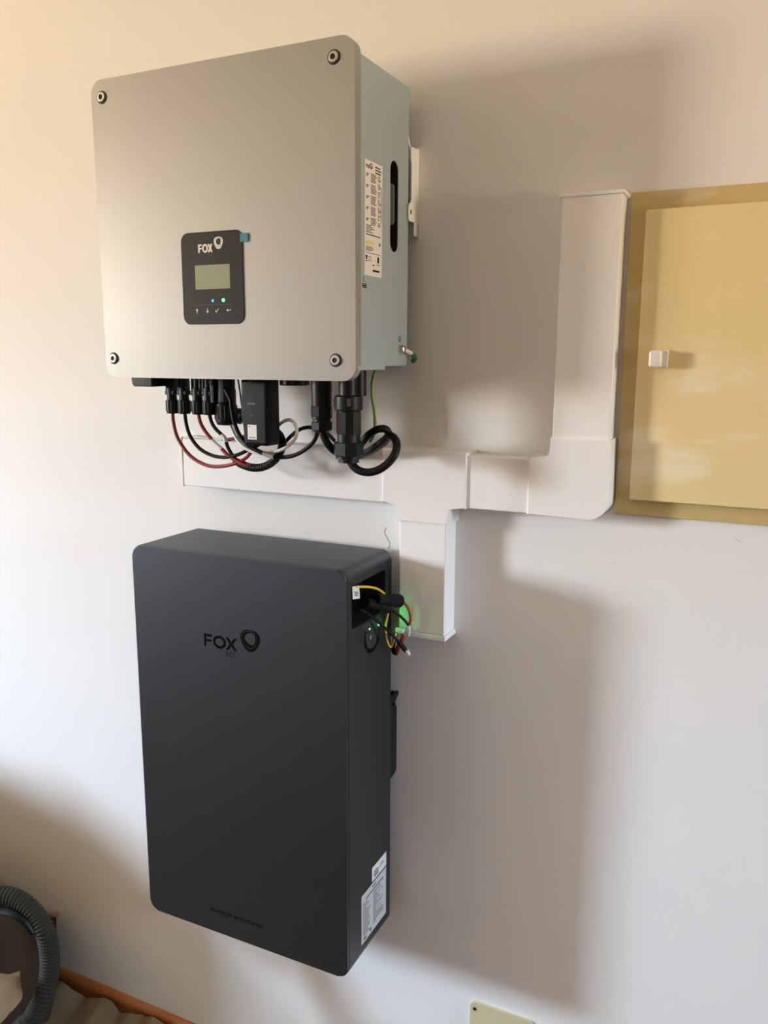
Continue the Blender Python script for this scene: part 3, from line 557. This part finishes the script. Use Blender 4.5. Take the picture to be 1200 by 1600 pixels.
bm = B(); prism(bm, S3, circ(-0.0990,1.1005,0.0238,32), -0.0112, -0.0018, bev=0.001); disc = obj('switch_plate', bm, M_batdark, bat)
bm = B(); lathe(bm, (BX1-0.0020, -0.1080, 1.0985), [(0.0042,0),(0.0042,0.0022),(0.0030,0.0030)], 16, (1,0,0)); obj('screw', bm, M_steel, disc)
bm = B(); prism(bm, S3, [(-0.1500,1.1285),(-0.0800,1.1285),(-0.0660,1.1130),(-0.0720,1.1065),(-0.1180,1.1080)], -0.004, 0.0012, bev=0.0008); ledge = obj('light_ledge', bm, M_batdark, bat)
bm = B(); lathe(bm, (BX1+0.001, -0.0837, 1.1135), [(0.0030,0),(0.0028,0.0016)], 14, (1,0,0)); obj('status_light', bm, M_ledg, ledge)['label'] = 'green status light'
bm = B(); lathe(bm, (BX1+0.001, -0.1162, 1.1150), [(0.0018,0),(0.0016,0.0012)], 14, (1,0,0)); obj('status_light', bm, M_ledw, ledge)
gl = bpy.data.lights.new('green_status_glow', 'SPOT'); gl.spot_size = math.radians(130); gl.spot_blend = 0.8; gl.color = (0.03, 1.0, 0.13); gl.energy = 0.012; gl.shadow_soft_size = 0.003
glo = bpy.data.objects.new('green_status_glow', gl); C.objects.link(glo); glo.location = (BX1+0.006, -0.0837, 1.1135); glo.rotation_euler = (0, -PI/2, 0); glo.rotation_euler = Vector((1.0, 0.55, 0.25)).to_track_quat('-Z', 'Y').to_euler()
# labels on the battery side
bm = B(); prism(bm, S3, [(-0.1036,0.6580),(-0.0478,0.6580),(-0.0478,0.6842),(-0.1036,0.6842)], 0, 0.0003); l1 = obj('side_label', bm, M_label, bat); l1['label'] = 'small white label'
bm = B(); prism(bm, S3, [(-0.1432,0.5637),(-0.0478,0.5637),(-0.0478,0.6548),(-0.1432,0.6548)], 0, 0.0003); l2 = obj('side_label', bm, mat('grey_white_label', (0.55, 0.57, 0.56), 0.45), bat); l2['label'] = 'large white rating label'
def dashes(par, rows):
    bm = B()
    for u0, u1, v0, v1 in rows: prism(bm, S3, [(u0,v0),(u1,v0),(u1,v1),(u0,v1)], 0.0003, 0.0005)
    o = obj('small_print', bm, M_greyprint, par, flat=True); o['kind'] = 'stuff'
dashes(l1, [(-0.096,-0.079,0.6625,0.6650),(-0.096,-0.079,0.6662,0.6685),(-0.096,-0.079,0.6700,0.6715),(-0.096,-0.082,0.6728,0.6745),(-0.078,-0.056,0.6700,0.6713),(-0.074,-0.060,0.6740,0.6752)])
rnd = random.Random(3); rows = [(-0.103,-0.088,0.6475,0.6500),(-0.128,-0.060,0.6405,0.6430)]
for i in range(19):
    v = 0.6355 - i*0.0033
    rows.append((-0.138, -0.138+0.012+rnd.random()*0.018, v, v+0.0011)); rows.append((-0.100, -0.100+0.010+rnd.random()*0.034, v, v+0.0011))
rows += [(-0.136,-0.126,0.5680,0.5720),(-0.112,-0.106,0.5690,0.5740)]
dashes(l2, rows)
# wall bracket of the battery
bb = thing('battery_bracket', (-0.575, 0, 0.813), 'black mounting bracket between the battery side and the wall', 'bracket')
S4 = right(-0.5760)
bm = B(); prism(bm, S4, [(-0.033,0.9880),(-0.0315,0.9880),(-0.0300,0.9640),(-0.0240,0.9460),(-0.0110,0.9440),(-0.0055,0.9410),(-0.0055,0.8220),(-0.012,0.8165),(-0.033,0.8130)], 0, 0.004, bev=0.0005); obj('flange', bm, M_black, bb)
bm = B(); prism(bm, S4, [(-0.033,0.9655),(0,0.9665),(0,0.9615),(-0.012,0.9530),(-0.033,0.9535)], 0, 0.005, bev=0.0005); obj('hook', bm, M_black, bb)
bm = B(); box(bm, -0.95, -0.577, -0.006, 0, 0.815, 0.965); box(bm, -0.95, -0.577, -0.033, -0.005, 0.815, 0.822); obj('back_plate', bm, M_black, bb)

# ---------------------------------------------------------------- cables at the battery opening
t = thing('yellow_cable', [(-0.5653,-0.1200,1.1831)][0], 'yellow cable arching out of the top of the battery opening with a white flag label', 'cable')
bm = B(); tube(bm, [(-0.5664,-0.1700,1.1986), (-0.5632,-0.1550,1.1953), (-0.5600,-0.1350,1.1901), (-0.5577,-0.1150,1.1828), (-0.5559,-0.1000,1.1740), (-0.5563,-0.0850,1.1647)], 0.0019, seg=10); obj('cable_lead', bm, M_yellow, t)
bm = B(); a = [(-0.5693,-0.1760,1.2003), (-0.5630,-0.1660,1.1991), (-0.5624,-0.1640,1.1794), (-0.5693,-0.1740,1.1796)]
fl = [bm.verts.new(Vector(p)) for p in a] + [bm.verts.new(Vector(p)+Vector((-0.0010,0.0004,0))) for p in a]
bm.faces.new(fl[:4]); bm.faces.new(fl[4:][::-1])
for i in range(4): bm.faces.new((fl[i], fl[(i+1)%4], fl[4+(i+1)%4], fl[4+i]))
fg = obj('flag_label', bm, M_label, t); fg['label'] = 'white flag label'
bm = B()
A = [Vector(p) for p in a]
for k in range(3):
    s0, s1 = 0.42+0.13*k, 0.49+0.13*k
    q = [A[0].lerp(A[3], s0).lerp(A[1].lerp(A[2], s0), 0.22), A[0].lerp(A[3], s0).lerp(A[1].lerp(A[2], s0), 0.78), A[0].lerp(A[3], s1).lerp(A[1].lerp(A[2], s1), 0.78), A[0].lerp(A[3], s1).lerp(A[1].lerp(A[2], s1), 0.22)]
    nrm = (A[1]-A[0]).cross(A[3]-A[0]).normalized()
    if nrm.x < 0: nrm = -nrm
    bm.faces.new([bm.verts.new(v_ + nrm*0.0005) for v_ in q])
obj('small_print', bm, M_greyprint, fg, flat=True)
bm = B(); tube(bm, [(-0.5521,-0.0850,1.1352), (-0.5549,-0.0850,1.1218), (-0.5566,-0.0850,1.1097), (-0.5554,-0.0850,1.0968), (-0.5534,-0.0830,1.0845), (-0.5513,-0.0800,1.0773), (-0.5491,-0.0760,1.0774), (-0.5470,-0.0720,1.0875), (-0.5464,-0.0660,1.0956)], 0.0016, seg=10)
one('yellow_cable', bm, M_yellow, [(-0.5513,-0.0800,1.0773)][0], 'thin yellow cable hanging in a narrow loop below the battery connectors', 'cable')
# red battery lead with its round black connector
t = thing('red_battery_lead', [(-0.5459,-0.0850,1.1575)][0], 'orange red lead with a round black connector curving right out of the battery opening', 'cable')
bm = B(); p0, p1 = [Vector(p) for p in [(-0.5538,-0.1250,1.1692), (-0.5403,-0.0650,1.1518)]]; ln = (p1-p0).length
lathe(bm, p0, [(0.0088,0),(0.0088,ln*0.42),(0.0100,ln*0.44),(0.0100,ln*0.78),(0.0108,ln*0.80),(0.0108,ln*0.96),(0.0088,ln)], 20, p1-p0); obj('connector', bm, M_conn, t)
bm = B(); tube(bm, [(-0.5433,-0.0660,1.1528), (-0.5368,-0.0600,1.1488), (-0.5296,-0.0580,1.1405), (-0.5249,-0.0580,1.1292), (-0.5238,-0.0590,1.1199), (-0.5256,-0.0600,1.1112)], 0.0024, seg=10); obj('cable_lead', bm, M_redbat, t)
t = thing('black_battery_lead', [(-0.5467,-0.1000,1.1466)][0], 'black lead with a round connector running just below the orange red lead', 'cable')
bm = B(); p0, p1 = [Vector(p) for p in [(-0.5617,-0.1450,1.1683), (-0.5494,-0.0920,1.1450)]]; ln = (p1-p0).length
lathe(bm, p0, [(0.0070,0),(0.0070,ln*0.5),(0.0085,ln*0.52),(0.0085,ln*0.95),(0.0060,ln)], 20, p1-p0); obj('connector', bm, M_conn, t)
bm = B(); tube(bm, [(-0.5496,-0.0940,1.1461), (-0.5456,-0.0830,1.1399), (-0.5399,-0.0730,1.1314), (-0.5332,-0.0650,1.1214), (-0.5267,-0.0600,1.1110)], 0.0024, seg=10); obj('cable_lead', bm, M_rubber, t)
bm = B(); tube(bm, [(-0.5264,-0.0600,1.1111), (-0.5259,-0.0590,1.1021), (-0.5274,-0.0580,1.0928)], 0.0024, seg=10); obj('white_sleeve', bm, M_white, t)
t = thing('network_cable', [(-0.5270,-0.0700,1.0691)][0], 'black network cable with a clear white plug at its loose lower end', 'cable')
bm = B(); tube(bm, [(-0.5703,-0.1500,1.1571), (-0.5642,-0.1400,1.1500), (-0.5586,-0.1220,1.1352), (-0.5521,-0.1050,1.1195), (-0.5432,-0.0900,1.1023), (-0.5364,-0.0800,1.0884), (-0.5310,-0.0740,1.0786)], 0.0024, seg=10); obj('cable_lead', bm, M_rubber, t)
bm = B(); tube(bm, [(-0.5357,-0.0790,1.0871), (-0.5310,-0.0740,1.0786), (-0.5270,-0.0700,1.0702)], 0.0042, seg=10, sub=4); obj('plug_boot', bm, M_black, t)
bm = B(); p0, p1 = [Vector(p) for p in [(-0.5283,-0.0710,1.0725), (-0.5243,-0.0670,1.0620)]]; lathe(bm, p0, [(0.0050,0),(0.0054,0.002),(0.0054,(p1-p0).length)], 4, p1-p0, ph=0.7); obj('network_plug', bm, M_white, t, smooth=20)
t = thing('red_sensor_lead', [(-0.5445,-0.0620,1.0704)][0], 'dark red lead with a white block hanging between the battery leads', 'cable')
bm = B(); box(bm, *[c for c in ([(-0.5486,-0.0600,1.1001)][0][0], [(-0.5341,-0.0600,1.1022)][0][0], -0.066, -0.056, [(-0.5410,-0.0600,1.0974)][0][2], [(-0.5411,-0.0600,1.1051)][0][2])], bev=0.001); obj('white_block', bm, M_white, t)
bm = B(); tube(bm, [(-0.5367,-0.0620,1.0992), (-0.5354,-0.0620,1.0928), (-0.5377,-0.0620,1.0847), (-0.5422,-0.0620,1.0751), (-0.5462,-0.0620,1.0656), (-0.5491,-0.0620,1.0585)], 0.0042, seg=10, rf=lambda i, n: 0.0030 + 0.0016*(i/n)); obj('cable_lead', bm, M_red, t)
bm = B(); tube(bm, [(-0.5479,-0.0640,1.0948), (-0.5498,-0.0660,1.0841), (-0.5511,-0.0680,1.0735), (-0.5508,-0.0660,1.0629), (-0.5470,-0.0640,1.0606)], 0.0034, seg=10); obj('cable_lead', bm, M_rubber, t)
bm = B(); tube(bm, [(-0.5471,-0.0700,1.1349), (-0.5452,-0.0640,1.1215), (-0.5448,-0.0620,1.1100), (-0.5452,-0.0610,1.1020)], 0.0012, seg=8)
one('brown_wire', bm, mat('brown_wire', (0.12, 0.055, 0.02), 0.5), [(-0.5448,-0.0620,1.1100)][0], 'thin brown wire dropping to the white block beside the battery', 'wire')
bm = B(); tube(bm, [(-0.5319,-0.0600,1.1092), (-0.5342,-0.0610,1.1014), (-0.5366,-0.0620,1.0948)], 0.0011, seg=8)
one('white_wire', bm, M_white, [(-0.5342,-0.0610,1.1014)][0], 'short thin white wire lit green beside the battery', 'wire')

# ---------------------------------------------------------------- bottom left corner: hose, sack, cloth, paper
vac = thing('hose_and_shade_vacuum', (-2.16, -0.50, 0), 'unseen workshop vacuum added to shade the wall, whose grey corrugated hose arches over the floor clutter at lower left', 'vacuum')  # unseen vacuum body added left of view to shade the low wall
vx, vy = -2.16, -0.50
bm = B(); lathe(bm, (vx, vy, 0), [(0.20,0.07),(0.225,0.10),(0.235,0.50),(0.245,0.52),(0.245,0.545),(0.235,0.55)], 36); obj('shade_drum', bm, M_batdark, vac)
bm = B(); lathe(bm, (vx, vy, 0), [(0.24,0.55),(0.245,0.58),(0.24,0.65),(0.22,0.70),(0.16,0.73)], 36); obj('shade_motor_head', bm, M_black, vac)
bm = B(); tube(bm, [(vx-0.10,vy,0.71),(vx-0.10,vy,0.76),(vx,vy,0.775),(vx+0.10,vy,0.76),(vx+0.10,vy,0.71)], 0.014); obj('handle', bm, M_black, vac)
for k in range(4):
    a = PI/4 + k*PI/2; cx_, cy_ = vx+0.20*math.cos(a), vy+0.20*math.sin(a)
    bm = B(); lathe(bm, (cx_-0.012, cy_, 0.036), [(0.030,0),(0.036,0.004),(0.036,0.020),(0.030,0.024)], 20, (1,0,0)); box(bm, cx_-0.02, cx_+0.02, cy_-0.02, cy_+0.02, 0.066, 0.11, bev=0.003); obj('castor', bm, M_black, vac)
hp = [(vx+0.22, vy+0.02, 0.48), (vx+0.33, vy+0.03, 0.54), (-1.60, -0.38, 0.585)] + [(-1.3276,-0.3000,0.5162), (-1.2740,-0.2850,0.5301), (-1.2347,-0.2750,0.5252), (-1.2003,-0.2700,0.5045), (-1.1781,-0.2700,0.4752), (-1.1708,-0.2700,0.4300), (-1.1653,-0.2800,0.3914), (-1.1630,-0.3000,0.3596), (-1.1737,-0.3200,0.3275), (-1.1978,-0.3400,0.2932)]
hp += [(hp[-1][0]-0.12, hp[-1][1]-0.06, 0.075), (hp[-1][0]-0.40, hp[-1][1]-0.10, 0.072)]
bm = B(); P_ = catmull(hp, 40); L_ = sum((P_[i+1]-P_[i]).length for i in range(len(P_)-1)); NR = int(L_/0.0066)
cum = [0.0]
for i in range(len(P_)-1): cum.append(cum[-1] + (P_[i+1]-P_[i]).length)
Q_ = []; k_ = 0
for i in range(NR*4+1):
    t_ = L_*i/(NR*4)
    while k_ < len(P_)-2 and cum[k_+1] < t_: k_ += 1
    Q_.append(P_[k_].lerp(P_[k_+1], (t_-cum[k_])/max(1e-9, cum[k_+1]-cum[k_])))
tube(bm, Q_, 0.024, seg=16, sub=1, rf=lambda i, n: 0.0160 + (0.0021 if i % 4 in (1, 2) else 0.0))
obj('hose', bm, M_hose, vac, smooth=60)['label'] = 'grey corrugated hose'

def noisy(p, s, a): return a*noise.noise(Vector(p)*s)
def sack():
    t = thing('cloth_sack', (-1.60, -0.16, 0.0), 'dark brown open sack with a pinkish rim behind the grey hose', 'sack')
    bm = B(); n = 64; rows = []
    H = [0.0, 0.04, 0.09, 0.15, 0.20, 0.250, 0.282]
    for k, h in enumerate(H):
        row = []
        for i in range(n):
            a = 2*PI*i/n; ex = 0.215*abs(math.cos(a))**0.55*math.copysign(1, math.cos(a)); ey = 0.125*abs(math.sin(a))**0.55*math.copysign(1, math.sin(a))
            f = 0.88 + 0.13*(k/6)
            v = Vector((-1.575 + ex*f, -0.155 + ey*f, h))
            w = noisy(v, 9, 0.020) + noisy(v, 24, 0.008)
            v += Vector((math.cos(a)*w, math.sin(a)*w, noisy(v+Vector((3,1,2)), 7, 0.03)*(k/6)))
            v.z += 0.95*(k/6)*max(0.0, -v.y - 0.04)
            v.y = min(v.y, -0.012); row.append(v)
        rows.append(row)
    V = [[bm.verts.new(v) for v in r] for r in rows]
    I = [[bm.verts.new(Vector((-1.575 + (v.x+1.575)*0.965, -0.155 + (v.y+0.155)*0.94, max(v.z, 0.02)))) for v in r] for r in rows]
    for X in (V, I):
        for a, b in zip(X, X[1:]):
            for i in range(n):
                j = (i+1) % n; bm.faces.new((a[i], a[j], b[j], b[i]))
    for i in range(n):
        j = (i+1) % n; bm.faces.new((V[-1][i], V[-1][j], I[-1][j], I[-1][i]))
    bm.faces.new(V[0]); bm.faces.new(I[0])
    rim = [v.copy() for v in rows[-1]]
    obj('sack_body', bm, M_sack, t, smooth=80)
    bm = B(); tube(bm, rim + [rim[0]], 0.0058, seg=8, sub=2); obj('rim', bm, M_sackrim, t)
    bm = B(); tube(bm, [(-1.3195,-0.2950,0.4880), (-1.2648,-0.2950,0.5056), (-1.2300,-0.2950,0.5114), (-1.2067,-0.2900,0.4995), (-1.1913,-0.2850,0.4770)], 0.0075, seg=8); obj('strap', bm, M_black, t)
sack()
def drape(name, x0, x1, y0, y1, nx, ny, fz, label, m, cat, fe=None):
    bm = B(); G = []
    for i in range(nx+1):
        r = []
        for j in range(ny+1):
            x = x0+(x1-x0)*i/nx; y = y0+(y1-y0)*j/ny
            if fe: x, y = fe(x, y, i/nx, j/ny)
            r.append(bm.verts.new((x, y, fz(x, y, i/nx, j/ny))))
        G.append(r)
    for i in range(nx):
        for j in range(ny): bm.faces.new((G[i][j], G[i+1][j], G[i+1][j+1], G[i][j+1]))
    bmesh.ops.recalc_face_normals(bm, faces=bm.faces)
    r = bmesh.ops.solidify(bm, geom=bm.faces[:], thickness=0.0025)
    return one(name, bm, m, ((x0+x1)/2, (y0+y1)/2, 0), label, cat)
def cz(x, y, u, v):
    n1 = noise.noise(Vector((x*4.5, y*4.5, 0.3))); n2 = abs(noise.noise(Vector((x*9+3, y*7, 1.7)))); n3 = noise.noise(Vector((x*26, y*26, 5)))
    near = max(0.0, 1 - (-y)/0.5)
    return 0.008 + max(0.0, 0.047 + 0.020*n1 + 0.036*(0.5-n2)*near + 0.006*n3) * (0.50 + 1.15*near)
drape('dust_sheet', -1.95, -0.75, -0.026, -0.75, 100, 70, cz, 'crumpled beige canvas dust sheet lying on the floor along the baseboard', M_cloth, 'dust sheet',
      lambda x, y, u, v: (x, y - (1-v)**8*abs(0.028*noise.noise(Vector((x*11, 0, 2)))) ))
rows = [[(-1.3122,-0.3500,0.4135), (-1.2274,-0.3600,0.4405), (-1.1767,-0.3600,0.4509), (-1.1627,-0.3550,0.4549), (-1.1536,-0.3500,0.4584)], [(-1.2870,-0.3700,0.4076), (-1.2093,-0.3750,0.4372), (-1.1586,-0.3750,0.4532), (-1.1419,-0.3700,0.4556), (-1.1354,-0.3650,0.4516)],
        [(-1.2632,-0.3900,0.3917), (-1.1862,-0.3950,0.4247), (-1.1393,-0.3950,0.4425), (-1.1194,-0.3900,0.4487), (-1.1077,-0.3850,0.4518)], [(-1.2244,-0.4200,0.3910), (-1.1559,-0.4200,0.4204), (-1.1191,-0.4150,0.4383), (-1.1056,-0.4100,0.4458), (-1.0985,-0.4050,0.4521)], [(-1.1708,-0.4600,0.4044), (-1.1178,-0.4500,0.4299), (-1.1044,-0.4400,0.4394), (-1.1007,-0.4300,0.4426), (-1.1036,-0.4200,0.4408)]]
cols = [catmull(r_, 5) for r_ in rows]
bm = B(); grid = []
for k in range(len(cols[0])): grid.append([bm.verts.new(p) for p in catmull([c_[k] for c_ in cols], 5)])
for a_, b_ in zip(grid, grid[1:]):
    for k in range(len(a_)-1): bm.faces.new((a_[k], a_[k+1], b_[k+1], b_[k]))
bmesh.ops.recalc_face_normals(bm, faces=bm.faces); bmesh.ops.solidify(bm, geom=bm.faces[:], thickness=0.0015)
one('paper_sheet', bm, M_paper, rows[4][2], 'curled beige paper sheet in the lower left corner in front of the sack', 'paper')
